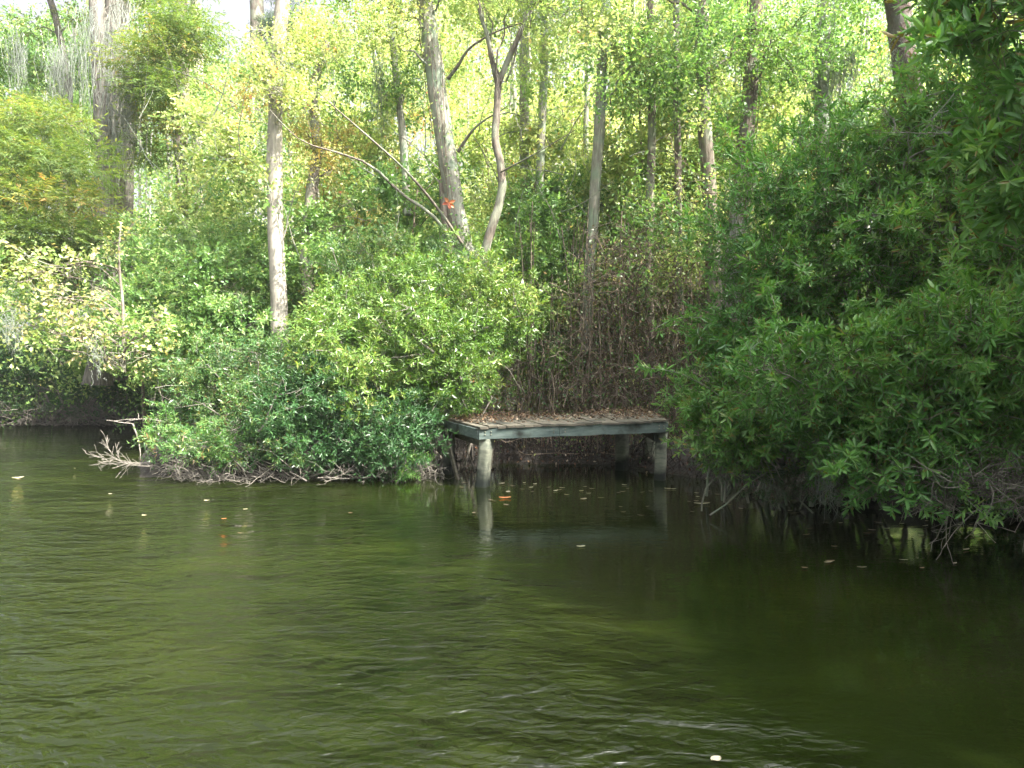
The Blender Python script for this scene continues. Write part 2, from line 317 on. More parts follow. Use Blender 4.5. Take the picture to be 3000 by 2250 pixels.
def build_dock():
    rng = np.random.default_rng(5)
    A = np.array((-.515, 11.0, .955)); B = np.array((2.57, 11.72, 1.005))     # front edge, deck top
    Dl = np.array((-1.20, 12.60, .985)); Cr = np.array((2.62, 13.6, 1.03))     # back edge
    root = empty('dock', (A[0], A[1], 0), 'weathered grey wooden dock platform on posts, dead leaves on its deck', 'dock')
    f = norm(B-A); back = norm(Dl-A)
    # planks run front to back, their ends showing over the fascia
    mb = MB(); n = 22
    for k in range(n):
        t0 = (k+.5)/n
        a = A+(B-A)*t0; c = Dl+(Cr-Dl)*t0; wd = np.linalg.norm(B-A)/n-.006
        d = norm(c-a); a = a-d*(.035+.02*rng.random()); 
        a = a+np.array((0, 0, -.016+.006*rng.standard_normal())); c = c+np.array((0, 0, -.016))
        beam(mb, a, c, wd, .034, seg=5, rng=rng, jit=.002)
    own(root, mb.build('deck', M['plank'], None))
    nrm = norm(np.cross(f, (0, 0, 1)))
    mb = MB(); z = np.array((0, 0, -.036-.085))
    mid = A+(B-A)*.41
    beam(mb, A+z+f*.0, mid+z-f*.004, .04, .165, seg=5, rng=rng, jit=.003)
    beam(mb, mid+z+f*.004, B+z, .04, .165, seg=8, rng=rng, jit=.003)
    own(root, mb.build('front_fascia', M['fascia'], None))
    mb = MB(); m2 = A+(Dl-A)*.42
    beam(mb, A+z+back*.026, m2+z-back*.003, .038, .163, seg=3); beam(mb, m2+z+back*.003, Dl+z, .038, .163, seg=4)
    own(root, mb.build('side_fascia', M['fascia'], None))
    mb = MB(); beam(mb, B+z+(Cr-B)*.02, Cr+z, .038, .163, seg=4)
    own(root, mb.build('side_fascia', M['fascia'], None))
    # joists and the cross beams carried by the posts
    mb = MB()
    for t in (.22, .5, .78):
        a = A+(B-A)*t+(Dl-A)*.03; c = Dl+(Cr-Dl)*t; beam(mb, a+z, c+z, .04, .15)
    own(root, mb.build('joist', M['fascia'], None))
    for a, c in ((A+f*.16+back*.06, Dl+f*.2), (B-f*.20+np.array((0, .08, 0)), Cr-f*.2)):
        mb = MB(); zz = np.array((0, 0, -.036-.17-.075)); beam(mb, a+zz, c+zz, .045, .145)
        own(root, mb.build('cross_beam', M['plank'], None))
    def post(top, bot, r, side=12):
        mb = MB(); K = 9; p = np.linspace(0, 1, K)[:, None]; top = np.array(top); bot = np.array(bot)
        P = bot+(top-bot)*p; P = np.vstack([P, P[-1:]+[[0, 0, .001]]]); rr = np.append(r*(1+.03*rng.standard_normal(K)), .001)
        P[:-1, :2] += .004*rng.standard_normal((K, 2))
        th_ = np.linspace(0, 2*math.pi, 24, endpoint=False)+.3+rng.random()*.25
        pf = .92/(np.abs(np.cos(th_))**7+np.abs(np.sin(th_))**7)**(1/7)
        tubes(mb, P, rr, 24, wob=.008, rng=rng, prof=pf)
        return own(root, mb.build('post', M['post'], None))
    post((-.40, 11.12, .755), (-.55, 11.08, -.9), .098)
    post((2.50, 11.84, .80), (2.43, 11.80, -.9), .094)
    post((-1.10, 12.55, .78), (-1.15, 12.5, -.9), .09)
    post((2.02, 13.0, .82), (2.00, 13.0, -.9), .115)
    post((2.60, 13.3, .82), (2.60, 13.3, -.9), .10)
    mb = MB(); beam(mb, (-.295, 11.16, .76), (-.335, 11.16, .28), .035, .07)      # cleat down the side of the near post
    own(root, mb.build('cleat', M['plank'], None))
    mb = MB(); beam(mb, (-1.17, 12.42, .80), (-.76, 11.55, -.5), .04, .10)
    own(root, mb.build('brace', M['plank'], None))
    for t in (.03, .06, .38, .44, .95, .975):
        for dz in (-.05, -.095):
            mb = MB(); c = A+(B-A)*t+nrm*(-.0225 if nrm[1] > 0 else .0225)+np.array((0, 0, -.036+dz)); o_ = np.array((0, -1., 0))
            tubes(mb, np.array([c, c+o_*.008, c+o_*.010]), np.array([.011, .011, .001]), 8); own(root, mb.build('bolt', M['bark_brown'], None))
    # litter lying on the boards
    mb = MB(); n = 2600
    u = rng.random(n); v = .12+.88*rng.random(n)**.6
    P = (A*(1-u)[:, None]+B*u[:, None])*(1-v)[:, None]+(Dl*(1-u)[:, None]+Cr*u[:, None])*v[:, None]
    P[:, 2] += .004+.10*v*rng.random(n)*(.4+.9*(np.sin(u*9)*.5+.5))
    keep = rng.random(n) < (.30+.7*np.clip(np.sin(u*7+1)*.5+.5+v*.5, 0, 1)); P = P[keep]; n = len(P)
    az_ = rng.random(n)*6.28; D = np.stack([np.cos(az_), np.sin(az_), .35*rng.standard_normal(n)], 1)
    U = np.array([0, 0, 1.])+.45*rng.standard_normal((n, 3))
    needle = rng.random(n) < .5
    leaves(mb, P, D, U, np.where(needle, .13, .06)*(.6+.7*rng.random(n)), np.where(needle, .008, .035), rng)
    o = mb.build('leaf_litter', M['litter']); tag(o, 'brown fallen leaves and needles strewn over the dock boards', 'leaf litter', kind='stuff')
build_dock()
# ------------------------------------------------------------------ shrubs
def limb(a, c, rng, K=8, sag=.18, wig=.04):
    a = np.array(a, float); c = np.array(c, float); t = np.linspace(0, 1, K)[:, None]
    L = np.linalg.norm(c-a)
    p = a+(c-a)*t; p[:, 2] += (np.sin(t*math.pi)*L*sag).ravel()
    p[1:-1] += wig*L*rng.standard_normal((K-2, 3)); return p
def shrub(name, label, seed, base, lobes, dens, n, twig, L, W, mats, rich=False, group=None, cat='shrub', bare=2, shell=.35, up=.35, br=.03, droop=0.0, tilt=(80, 30)):
    rng = np.random.default_rng(seed); root = empty(name, base, label, cat, group)
    mb = MB(); sb = MB(); out = []
    for (px, py, Y, r) in lobes:
        c = at(px, py, Y); k = max(4, int(dens*r*r))
        P, D = blob(c, (r, r, r*.8), k, rng, shell, up)
        ok = P[:, 2] > .03; P = P[ok]; D = D[ok]
        hue = np.clip(.45+.27*rng.standard_normal()+.22*rng.standard_normal(len(P)), 0, 1)
        sprigs(mb, P, D, n, twig, L, W, rng, 0, rich, tipmi=1, hue=hue, twigmi=2 if rich else None, droop=droop, tilt=tilt)
        for j in range(3):       # leggy shoots standing clear of the mass
            dv = norm(rng.standard_normal(3)*np.array((1, .7, .5))+np.array((0, -.25, .75))); st = c+dv*r*.5; K = 8; q = [st]
            for _ in range(K-1): dv = norm(dv+.16*rng.standard_normal(3)-np.array((0, 0, .05))); q.append(q[-1]+dv*r*(.9+.5*rng.random())/(K-1))
            q = np.array(q); out.append((q, np.linspace(.007, .003, K))); A_ = np.repeat(q[2:], 2, 0); dd_ = norm(np.repeat(np.gradient(q, axis=0)[2:], 2, 0)+.12*rng.standard_normal((12, 3)))
            g_ = A_[:, 2] > .05
            sprigs(mb, A_[g_], dd_[g_], n, twig*.8, L, W, rng, 0, rich, tipmi=1, hue=np.clip(rng.normal(.62, .12, g_.sum()), 0, 1), tilt=tilt)
        b = np.array(base)+np.array((.5, .3, 0))*rng.standard_normal(3); b[2] = 0.05
        p = limb(b, c, rng); out.append((p, np.linspace(br, br*.3, len(p))))
        for j in range(bare):
            q = p[int(rng.integers(4, len(p)))]
            branchy(q, rng.standard_normal(3)+np.array((0, -.3, .2)), r*1.1, br*.35, 2, rng, out, 3, 8)
    K8 = [o for o in out if len(o[0]) == 8]
    put(sb, K8, 4)
    own(root, sb.build('stem', M['deadwood'] if not rich else M['bark_grey']))
    own(root, mb.build('foliage', mats)); return root
T = M['twig']
MY = [M['myrtle'], M['myrtle_tip'], T]
# big shrub on the right, in the shade, hanging to the water
rngR = np.random.default_rng(77)
def fill(poly, n, Yf, r, seed, jit=.35):
    """lobes scattered over an outline, each at its own depth and size"""
    rg = np.random.default_rng(seed); pts = np.array(poly, float); lo = pts.min(0); hi = pts.max(0); out = []
    def inside(x, y):
        c = False; j = len(pts)-1
        for i in range(len(pts)):
            if (pts[i, 1] > y) != (pts[j, 1] > y) and x < (pts[j, 0]-pts[i, 0])*(y-pts[i, 1])/(pts[j, 1]-pts[i, 1])+pts[i, 0]: c = not c
            j = i
        return c
    tries = 0
    while len(out) < n and tries < 20000:
        tries += 1; x, y = lo+(hi-lo)*rg.random(2)
        if not inside(x, y): continue
        if any(math.hypot(x-o[0], y-o[1]) < math.sqrt((hi-lo).prod()/n)*.62 for o in out) and tries < 15000: continue
        out.append((x, y, Yf(x, y)+jit*rg.standard_normal(), r*(.5+.95*rg.random())))
    return out
pR = [(745, 165), (830, 120), (1060, 70), (1090, 430), (1010, 470), (930, 470), (860, 468), (785, 455), (735, 435), (712, 400), (722, 330), (748, 300), (735, 230)]
shrub('tall_shrub', 'tall dark green broadleaf shrub in shade filling the right bank beside the dock', 11, (4.4, 9.9, .1),
      fill(pR, 46, lambda x, y: 9.4-(x-700)*.0045-(y-150)*.0012, .62, 3), 520, 11, .14, .092, .025, MY, True, bare=2, br=.035)
pR2 = [(716, 402), (732, 395), (770, 405), (790, 435), (745, 450), (716, 445)]
shrub('low_shrub', 'lower dark shrub whose pale lit tips touch the right end of the dock', 12, (3.1, 9.6, .05),
      fill(pR2, 8, lambda x, y: 9.0, .38, 4, .2)+[(722, 345, 9.3, .25), (736, 352, 9.2, .28), (708, 418, 9.2, .28)], 520, 11, .13, .10, .028, MY, True, bare=1, br=.02)
pR3 = [(790, 370), (880, 330), (1010, 310), (1060, 380), (1030, 420), (950, 435), (930, 462), (890, 468), (850, 445), (790, 430)]
shrub('overhanging_shrub', 'nearest right shrub with large whorled leaves dipping toward the water', 13, (5.3, 9.6, .0),
      fill(pR3, 18, lambda x, y: 7.2-(x-800)*.003, .42, 5, .25), 560, 12, .14, .098, .027, MY, True, bare=2, br=.025)
shrub('bank_shrub', 'dark shrub on the low right bank behind the bare twigs at the right edge', 24, (6.6, 9.3, .1),
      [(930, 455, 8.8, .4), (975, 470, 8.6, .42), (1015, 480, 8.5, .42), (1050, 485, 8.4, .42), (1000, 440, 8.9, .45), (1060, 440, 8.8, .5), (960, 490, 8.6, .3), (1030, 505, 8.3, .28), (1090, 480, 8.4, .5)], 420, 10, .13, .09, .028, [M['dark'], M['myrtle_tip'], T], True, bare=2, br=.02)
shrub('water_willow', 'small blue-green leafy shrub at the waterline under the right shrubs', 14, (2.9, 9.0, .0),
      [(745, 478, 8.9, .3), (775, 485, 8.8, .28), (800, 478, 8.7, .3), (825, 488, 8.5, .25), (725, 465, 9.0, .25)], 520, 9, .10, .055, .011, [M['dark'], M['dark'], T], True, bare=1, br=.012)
# lit shrub left of the dock and its neighbours
BR = [M['bright'], M['myrtle_tip'], T]
pC = [(310, 345), (335, 305), (385, 285), (440, 262), (500, 262), (522, 315), (515, 350), (490, 375), (440, 395), (390, 412), (330, 400), (298, 370)]
shrub('sunlit_shrub', 'sunlit bright green rounded shrub immediately left of the dock', 15, (-1.9, 13.2, .2),
      fill(pC, 30, lambda x, y: 13.4-(y-260)*.008, .52, 6), 620, 9, .14, .10, .027, BR, False, bare=2, br=.03)
pC2 = [(290, 350), (330, 375), (405, 400), (408, 440), (405, 460), (350, 462), (300, 460), (280, 400)]
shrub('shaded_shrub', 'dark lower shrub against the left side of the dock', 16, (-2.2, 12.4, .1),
      fill(pC2, 20, lambda x, y: 12.5-(y-350)*.007, .42, 7, .2), 560, 9, .13, .085, .024, [M['dark'], M['mixed'], T], False, bare=1, br=.02)  # dark leaf colour stands in for shade on this shrub's front
shrub('dock_shrub', 'small leafy shrub leaning over the left corner of the dock', 17, (-1.9, 12.6, .1),
      [(400, 410, 12.4, .3), (440, 405, 13.2, .3), (462, 406, 13.6, .22), (405, 440, 12.1, .26), (412, 462, 11.8, .2), (380, 455, 11.9, .3), (405, 478, 11.7, .16)], 850, 9, .11, .075, .020, [M['myrtle'], M['bright'], T], False, bare=1, br=.014)
pL = [(150, 440), (165, 395), (195, 355), (250, 345), (300, 365), (295, 420), (290, 455), (225, 470), (190, 465)]
shrub('point_shrub', 'fine-leaved green shrub on the low point left of the lit shrub', 18, (-4.2, 12.8, .1),
      fill(pL, 28, lambda x, y: 12.9-(y-340)*.006, .42, 8), 470, 9, .14, .09, .022, [M['mixed'], M['myrtle_tip'], T], False, bare=2, br=.02)
shrub('waterside_shrub', 'low leafy clump over the twigs at the tip of the left point', 19, (-3.9, 11.9, .0),
      [(205, 442, 11.9, .28), (230, 450, 11.8, .25), (180, 450, 12.0, .25), (165, 428, 12.3, .25), (218, 462, 11.7, .16)], 900, 9, .12, .07, .017, [M['myrtle'], M['bright'], T], False, bare=2, br=.014)
pB = [(-30, 350), (60, 345), (120, 350), (170, 345), (170, 420), (80, 424), (-30, 422)]
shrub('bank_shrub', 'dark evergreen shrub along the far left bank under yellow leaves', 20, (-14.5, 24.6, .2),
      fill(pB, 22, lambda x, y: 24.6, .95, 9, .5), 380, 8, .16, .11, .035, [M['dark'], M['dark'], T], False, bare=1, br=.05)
pB2 = [(150, 250), (240, 235), (290, 250), (290, 320), (200, 350), (150, 370), (120, 330)]
shrub('thicket_shrub', 'broad green thicket behind the left point with mixed yellow leaves', 21, (-7, 17, .3),
      fill(pB2, 26, lambda x, y: 17+.01*(300-y), .75, 10, .6), 360, 7, .2, .115, .05, [M['wood_green'], M['wood_yellow'], T], False, bare=1, br=.03)
shrub('evergreen_shrub', 'dark fine-leaved evergreen shrub rising just left of the leaning tree base', 22, (-2.8, 14.8, .2),
      [(350, 275, 14.8, .5), (372, 255, 14.8, .45), (395, 245, 15, .4), (335, 250, 15.2, .4), (470, 265, 14.5, .4), (445, 250, 14.8, .35), (490, 270, 14.3, .35)], 800, 9, .13, .08, .016, [M['mixed'], M['bright'], T], False, bare=1, br=.02)
# ------------------------------------------------------------------ trees
def vine_on(path, rad, n, rng, L, mats, name, label):
    k = rng.random(n)*(len(path)-1); i = k.astype(int); u = (k-i)[:, None]
    c = path[i]*(1-u)+path[np.minimum(i+1, len(path)-1)]*u; a = rng.random(n)*6.28
    d = np.stack([np.cos(a), np.sin(a), .2*rng.standard_normal(n)], 1)
    mb = MB(); P = c+d*(rad*(1+.9*rng.random(n)))[:, None]
    leaves(mb, P, d+np.array([0, 0, -.6])+.5*rng.standard_normal((n, 3)), d+np.array([0, 0, .7]), L*(.7+.6*rng.random(n)), L*.75, rng, 0)
    m = 5; t = np.linspace(0, 1, len(path)); pp = []
    for j in range(m):
        a = rng.random()*6.28+t*3*rng.random(); pp.append(path+np.stack([np.cos(a), np.sin(a), 0*a], 1)*rad*1.12)
    tubes(mb, np.array(pp), np.full((m, len(path)), .008), 4, 1)
    return tag(mb.build(name, mats), label, 'vine')
def tree(name, label, seed, path, r0, r1, bark, leafmat=None, top=0, clumps=(), dens=130, cr=1.0, L=.085, W=.05, limbs=(), n=7, twig=.28, group=None, cat='tree',
         nauto=0, autospan=(7, 16), autor=2.6, flat=False, kk=26, flare=.35, squash=.55, autolean=(0, 0), droop=.1, dead=0):
    """path/limbs: [(px,py,Y)...]; clumps [(px,py,Y,r)]; top = metres of extra trunk above the last point"""
    rng = np.random.default_rng(seed)
    pts = [at(*p) for p in path]
    g0 = pts[0].copy(); pts[0] = g0
    if top:
        d = norm(pts[-1]-pts[-2]); d = norm(d*np.array((.6, .6, 1))); pts.append(pts[-1]+d*top*.5+np.array((rng.normal(0, .15), rng.normal(0, .15), 0))); pts.append(pts[-2]+d*top)
    P = spline(pts, kk); wg = np.cumsum(rng.standard_normal((kk, 2)), 0); wg -= np.linspace(0, 1, kk)[:, None]*wg[-1]; P[:, :2] += wg*r0*.055; rr = r0+(r1-r0)*np.linspace(0, 1, kk)
    rr[:4] *= 1+flare*np.array([1, .45, .15, .03])
    root = empty(name, P[0], label, cat, group)
    mb = MB(); tubes(mb, P, rr, 14, wob=.055, rng=rng)
    lb = MB(); nl = 0
    for (lp, a, b_) in limbs:
        q = spline([at(*p) for p in lp], 14); tubes(mb, q, np.linspace(a, b_, 14), 7, 1 if len(limbs) > 2 else 0, wob=.06, rng=rng)
    cl = [(at(px, py, Y), r) for px, py, Y, r in clumps]
    for k in range(nauto):
        z = autospan[0]+(autospan[1]-autospan[0])*(k+.5)/nauto; a = k*2.4+rng.random(); rad = autor*(.5+.6*rng.random())
        i = int(np.argmin(abs(P[:, 2]-z))); cl.append((P[i]*np.array((1, 1, 0))+np.array((math.cos(a)*rad+autolean[0], math.sin(a)*rad*.8+autolean[1], z+.5*rng.standard_normal())), cr*(.7+.6*rng.random())))
    cb = MB()
    for c, r in cl:
        i = int(np.argmin(np.linalg.norm((P-c)*np.array((1, 1, .6)), axis=1)+np.where(P[:, 2] > c[2]-.2, 2.0, 0)+rng.random(kk)*.5))
        q = limb(P[i], c, rng, 10, .12, .035); tubes(mb, q, np.linspace(min(rr[i]*.35, .032), .006, 10), 5)
        out = []
        for j in range(4): branchy(q[int(rng.integers(5, 10))], rng.standard_normal(3)*np.array((1, 1, .4)), r*.9, .012, 1, rng, out, 3, 5)
        put(mb, out, 3)
        if leafmat is None: continue
        k = int(1.5*dens*r*r)
        A, D = blob(c, (r, r, r*squash), k, rng, .6, .1)
        if flat: D[:, 2] = D[:, 2]*.25-.05; D = norm(D)
        hue = np.clip(.5+.18*rng.standard_normal()+.2*rng.standard_normal(k), 0, 1)
        sprigs(cb, A, D, n, twig, L, W, rng, 0, False, flat=flat, hue=hue, droop=droop, tilt=(75, 40) if not flat else (60, 45))
    own(root, mb.build('trunk', [M[bark], M['bark_brown']]))
    if cb.n: own(root, cb.build('crown', M[leafmat] if isinstance(leafmat, str) else [M[x] for x in leafmat]))
    return root, P
def moss(name, label, seed, centers, n=120, L=1.0, spread=.25, w=.010, r0=.9):
    """hanging beards of spanish moss: [(px,py,Y,scale)]"""
    rng = np.random.default_rng(seed); mb = MB()
    for (px, py, Y, s) in centers:
        c = at(px, py, Y); m = int(n*s*.6)
        st = c+rng.standard_normal((m, 3))*np.array((spread*.6, spread*.6, .3))*s; K = 6
        wave = np.cumsum(rng.standard_normal((m, K, 3))*.05*s, 1); wave[:, :, 2] *= .3
        t = np.linspace(0, 1, K)[None, :, None]; ll = (L*s*(rng.random(m)**1.5*.9+.1))[:, None, None]
        conv = (c-st)[:, None]*t*np.array((.55, .55, 0))
        P = st[:, None]+wave+conv-t*ll*np.array((0, 0, 1.))
        tubes(mb, P, np.full((m, K), w*.5)*np.linspace(1, .4, K), 3, 0, np.repeat(rng.random(m), K*3))
    return tag(mb.build(name, M['moss']), label, 'moss', 'beards of spanish moss')
# --- cypress group on the left, feathery olive and orange foliage in flat layers
cyc = [(30, 115, 20, 1.3), (52, 122, 19, 1.0), (20, 150, 19, 1.6), (70, 165, 18.5, 1.5), (10, 190, 18.5, 1.5), (60, 205, 18, 1.4), (30, 235, 18, 1.5), (85, 240, 18, 1.2), (15, 262, 18, 1.1), (55, 262, 18, 1.1)]
tree('cypress', 'foremost cypress at far left with drooping olive and orange feathery sprays', 31, [(97, 385, 22), (100, 250, 22), (101, 120, 22), (96, 0, 22)], .30, .15, 'bark_cypress', 'cypress', 9,
     cyc, 120, 1.2, .16, .032, nauto=5, autospan=(13, 21), autor=2.4, flat=True, n=12, twig=.42, squash=.28, flare=.5, droop=.12)
tree('cypress', 'middle cypress of the left cluster, pale trunk hung with grey moss', 32, [(117, 380, 23), (116, 220, 23), (118, 100, 23), (112, -5, 23)], .32, .17, 'bark_cypress', 'cypress', 9,
     [(150, 62, 21, 1.2), (175, 45, 21, 1.1), (190, 30, 21, 1.0), (160, 90, 21, 1.1), (185, 20, 21.2, .9)], 120, 1.1, .16, .032, nauto=4, autospan=(14, 22), autor=2.3, flat=True, n=12, twig=.42, squash=.28, flare=.5)
tree('cypress', 'darker right-hand cypress trunk of the moss-hung left cluster', 33, [(126, 378, 24), (124, 230, 24), (128, 100, 24), (122, -5, 24)], .30, .16, 'bark_cypress', 'cypress', 9,
     [(150, 150, 22, 1.0), (170, 120, 22, 1.0)], 120, 1.1, .16, .032, nauto=4, autospan=(15, 22), autor=2.2, flat=True, n=12, twig=.42, squash=.28, flare=.9)
moss('spanish_moss', 'thick grey moss curtain over the left cypress trunks near the top', 34, [(88, 20, 21.6, 1.3), (102, 25, 21.6, 1.6), (78, 45, 21.6, 1.2), (122, 15, 21.5, 1.5), (112, 70, 21.8, 1.5), (128, 60, 21.5, 1.2), (64, 50, 22, 1.1)], 70, 2.2, .30, .016)
moss('spanish_moss', 'wispy grey moss hanging mid-height beside the middle cypress trunk', 35, [(118, 118, 21.3, 1.1), (130, 100, 21.4, 1.0)], 130, 1.9, .25, .014)
moss('spanish_moss', 'small grey moss wisp inside the foremost cypress foliage', 135, [(48, 110, 20, .9)], 130, 1.9, .25, .014)
moss('spanish_moss', 'thin grey moss strands against the sky left of the cypress trunks', 136, [(55, 55, 22, 1.0), (62, 62, 22, .8)], 90, 2.2, .25, .014)
moss('spanish_moss', 'leftmost grey moss beard, near the top left corner', 137, [(14, 40, 22, .9), (20, 50, 22, .8)], 90, 1.8, .25, .014)
tree('cypress', 'thin leafless leaning cypress stem left of the moss-hung cluster', 138, [(70, 300, 24), (66, 180, 24), (70, 90, 24), (60, 30, 24), (48, -10, 24)], .14, .07, 'bark_cypress', 'cypress', 3, [(30, 30, 24, 1.0), (10, 65, 24, 1.1), (50, 80, 24, .9), (75, 20, 24, .8)], 60, 1.0, .15, .03, flat=True, n=10, twig=.42, squash=.3, flare=.2)
# --- trunks of the left wood
tree('hardwood_tree', 'straight dark-sided trunk between the cypresses and the pale pole trunk', 36, [(188, 300, 24), (181, 170, 24), (183, 80, 24), (181, -5, 24)], .21, .17, 'bark_brown', 'wood_green', 9,
     [(200, 120, 23, 1.0), (165, 60, 23, .9)], 170, 1.3, nauto=7, autospan=(18, 22), flare=.2)
tree('hardwood_tree', 'pale mossy trunk showing in pieces right behind the dark straight trunk', 37, [(199, 250, 27), (198, 140, 27), (198, 70, 27), (196, -5, 27)], .22, .18, 'bark_pale', 'wood_green', 9,
     [(205, 95, 26, 1.0)], 170, 1.4, nauto=6, autospan=(19, 23), flare=.1)
tree('pole_tree', 'pale smooth straight trunk standing in the shrubs at centre left', 38, [(282, 372, 15.5), (278, 300, 15.5), (276, 200, 15.5), (277, 100, 15.5), (280, 40, 15.5)], .185, .13, 'bark_pale', 'wood_yellow', 8,
     [(280, 60, 15.2, .8), (262, 80, 15, .6), (300, 95, 15, .6), (264, 62, 15.5, .6), (312, 40, 15.5, .8), (285, 85, 14.8, .5)], 230, 1.2, .075, .045, nauto=6, autospan=(11.5, 15), autor=1.8, flare=.25)
moss('spanish_moss', 'tuft of grey moss at the top of the pale pole trunk', 39, [(282, 62, 14.9, .9), (276, 75, 15, .6)], 120, .9, .14, .009)
tree('hardwood_tree', 'crooked brown trunk leaning right just beside the pale pole trunk', 40, [(318, 335, 16), (311, 300, 16), (307, 250, 16.2), (312, 190, 16.5), (318, 150, 17)], .155, .10, 'bark_brown', 'wood_orange', 3,
     [(320, 150, 16.5, .6), (335, 165, 16.2, .6), (300, 130, 16.5, .6), (370, 220, 16, .5), (345, 140, 17, .6)], 200, .8, .07, .045, flare=.2)
# --- the leaning tree
EP = [(472, 262, 16), (463, 240, 16), (453, 190, 16), (442, 120, 16), (431, 50, 16), (424, 0, 16)]
_, pe = tree('leaning_tree', 'thick mottled grey-green trunk leaning left in the middle of the wood', 41, EP, .23, .165, 'bark_grey', 'wood_yellow', 6,
     [(425, -20, 15.5, .7), (470, -10, 15.3, .6), (392, 5, 15.5, .8), (375, 40, 15.5, .7)], 200, 1.2, .08, .05, nauto=3, autospan=(10, 14), autor=2.8, flare=.15,
     limbs=[([(470, 255, 15.6), (436, 206, 15.2), (405, 170, 14.8), (372, 140, 14.4), (340, 112, 14.0), (318, 92, 13.8)], .036, .008),
            ([(455, 245, 15.8), (432, 215, 15.6), (403, 195, 15.4), (370, 165, 15.2), (335, 152, 15), (300, 140, 14.6), (270, 110, 14.4)], .045, .007),
            ([(458, 152, 16), (470, 134, 15.8), (482, 122, 15.6), (505, 108, 15.4)], .04, .012),
            ([(447, 80, 16), (458, 66, 15.8), (470, 48, 15.6), (500, 30, 15.2), (540, 18, 15)], .045, .01)])
tree('broken_stem', 'dark rotten second stem at the foot of the mottled leaning trunk', 42, [(455, 262, 15.7), (447, 235, 15.9), (444, 205, 15.9), (441, 180, 15.95)], .13, .05, 'bark_brown', None, 0, [], flare=.3, kk=12)
vine_on(pe[3:17], .22, 480, np.random.default_rng(43), .085, [M['wood_green'], T], 'climbing_vine', 'green leafy vine climbing the mottled leaning trunk')
tree('forked_tree', 'thin dark Y-forked tree with a wavy stem right of the leaning trunk', 44, [(483, 262, 14.5), (489, 235, 14.5), (500, 200, 14.5), (502, 172, 14.5), (496, 140, 14.5), (497, 110, 14.5), (498, 82, 14.5)], .095, .07, 'bark_brown', 'wood_yellow', 0,
     [(540, 0, 14, .6), (480, -12, 14, .7), (520, -20, 14, .8)], 120, .8, .075, .045, flare=.1,
     limbs=[([(498, 86, 14.5), (492, 60, 14.4), (487, 35, 14.3), (480, 12, 14.3), (476, -30, 14.2)], .06, .03),
            ([(498, 86, 14.5), (508, 60, 14.4), (518, 38, 14.3), (528, 12, 14.3), (540, -30, 14.2)], .065, .035), ([(489, 45, 14.4), (484, 25, 14.3), (483, 8, 14.2)], .03, .012),
            ([(501, 172, 14.4), (520, 162, 14), (545, 148, 13.7), (575, 130, 13.4)], .02, .006)])
tree('hardwood_tree', 'slim grey stub trunk left of the leaning trunk above the crossing limbs', 45, [(407, 215, 17), (405, 170, 17), (402, 130, 17), (399, 98, 17)], .10, .07, 'bark_grey', 'wood_green', 3, [(395, 95, 16.6, .6), (410, 80, 16.8, .6)], 190, .7, flare=0)
tree('hardwood_tree', 'pale grey twin-stemmed tree standing first right of the forked tree', 46, [(536, 300, 18), (538, 245, 18), (541, 170, 18), (544, 90, 18), (546, 0, 18)], .12, .085, 'bark_grey', 'wood_yellow', 7, [(545, 60, 17.5, .8), (530, 20, 17.5, .8)], 170, 1.1, nauto=5, autospan=(10, 17), flare=.1,
     limbs=[([(528, 270, 18.6), (525, 180, 18.6), (524, 90, 18.6), (524, -10, 18.6)], .15, .11)])
tree('hardwood_tree', 'long gently leaning grey-brown trunk rising behind the middle of the dock', 47, [(586, 350, 16), (590, 280, 16), (594, 210, 16), (599, 120, 16), (604, 40, 16), (607, -10, 16)], .135, .10, 'bark_grey', 'wood_yellow', 7, [(620, 40, 15.5, .8), (590, 20, 15.5, .8), (640, 60, 15.5, .6)], 180, 1.1, nauto=6, autospan=(9.5, 16), flare=.15)
tree('hardwood_tree', 'thin straight trunk standing behind the right part of the dock', 48, [(651, 400, 15.5), (649, 300, 15.5), (650, 200, 15.6), (652, 110, 15.8), (650, 0, 16)], .10, .07, 'bark_brown', 'wood_green', 6, [(655, 90, 15.3, .7), (640, 40, 15.5, .7)], 180, 1.0, nauto=4, autospan=(9.5, 15), flare=.15)
tree('dark_sapling', 'narrow nearly black stem between the thin straight trunk and vine-clad trunk', 49, [(680, 330, 15), (678, 260, 15), (678, 180, 15), (676, 100, 15)], .085, .06, 'bark_brown', 'wood_green', 4, [(680, 90, 14.8, .5), (668, 60, 15, .6)], 180, .8, nauto=3, autospan=(9, 13), flare=.1)
tree('hardwood_tree', 'broad brown vine-tangled trunk left of the darker curved trunk', 50, [(713, 330, 14.5), (712, 260, 14.5), (708, 180, 14.5), (703, 80, 14.5), (700, 0, 14.5)], .15, .12, 'bark_brown', 'wood_green', 7, [(700, 60, 14, .7), (720, 20, 14, .8), (685, 110, 14.2, .5)], 190, 1.1, nauto=5, autospan=(9, 15), flare=.1)
_, ph = tree('curved_tree', 'curved dark trunk with clinging leaves directly left of the right shrubs', 51, [(730, 340, 12.5), (735, 250, 12.5), (741, 180, 12.5), (748, 120, 12.5), (752, 60, 12.5), (757, -10, 12.5)], .155, .10, 'bark_brown', 'wood_green', 6, [(770, 60, 12, .6), (740, 30, 12, .7), (790, 30, 12, .6), (730, 120, 12, .45)], 200, 1.0, .07, .05, nauto=5, autospan=(8.5, 14), flare=.2)
vine_on(ph[5:22], .15, 700, np.random.default_rng(52), .075, [M['wood_green'], T], 'climbing_vine', 'fresh green vine wrapped round the curved dark trunk')
moss('hanging_vines', 'dry hanging vine stems draped down the foot of the curved dark trunk', 53, [(735, 200, 12.2, 1.0), (728, 240, 12.2, 1.1), (742, 260, 12.1, 1.0)], 60, 2.3, .16, .009)['category'] = 'vine'
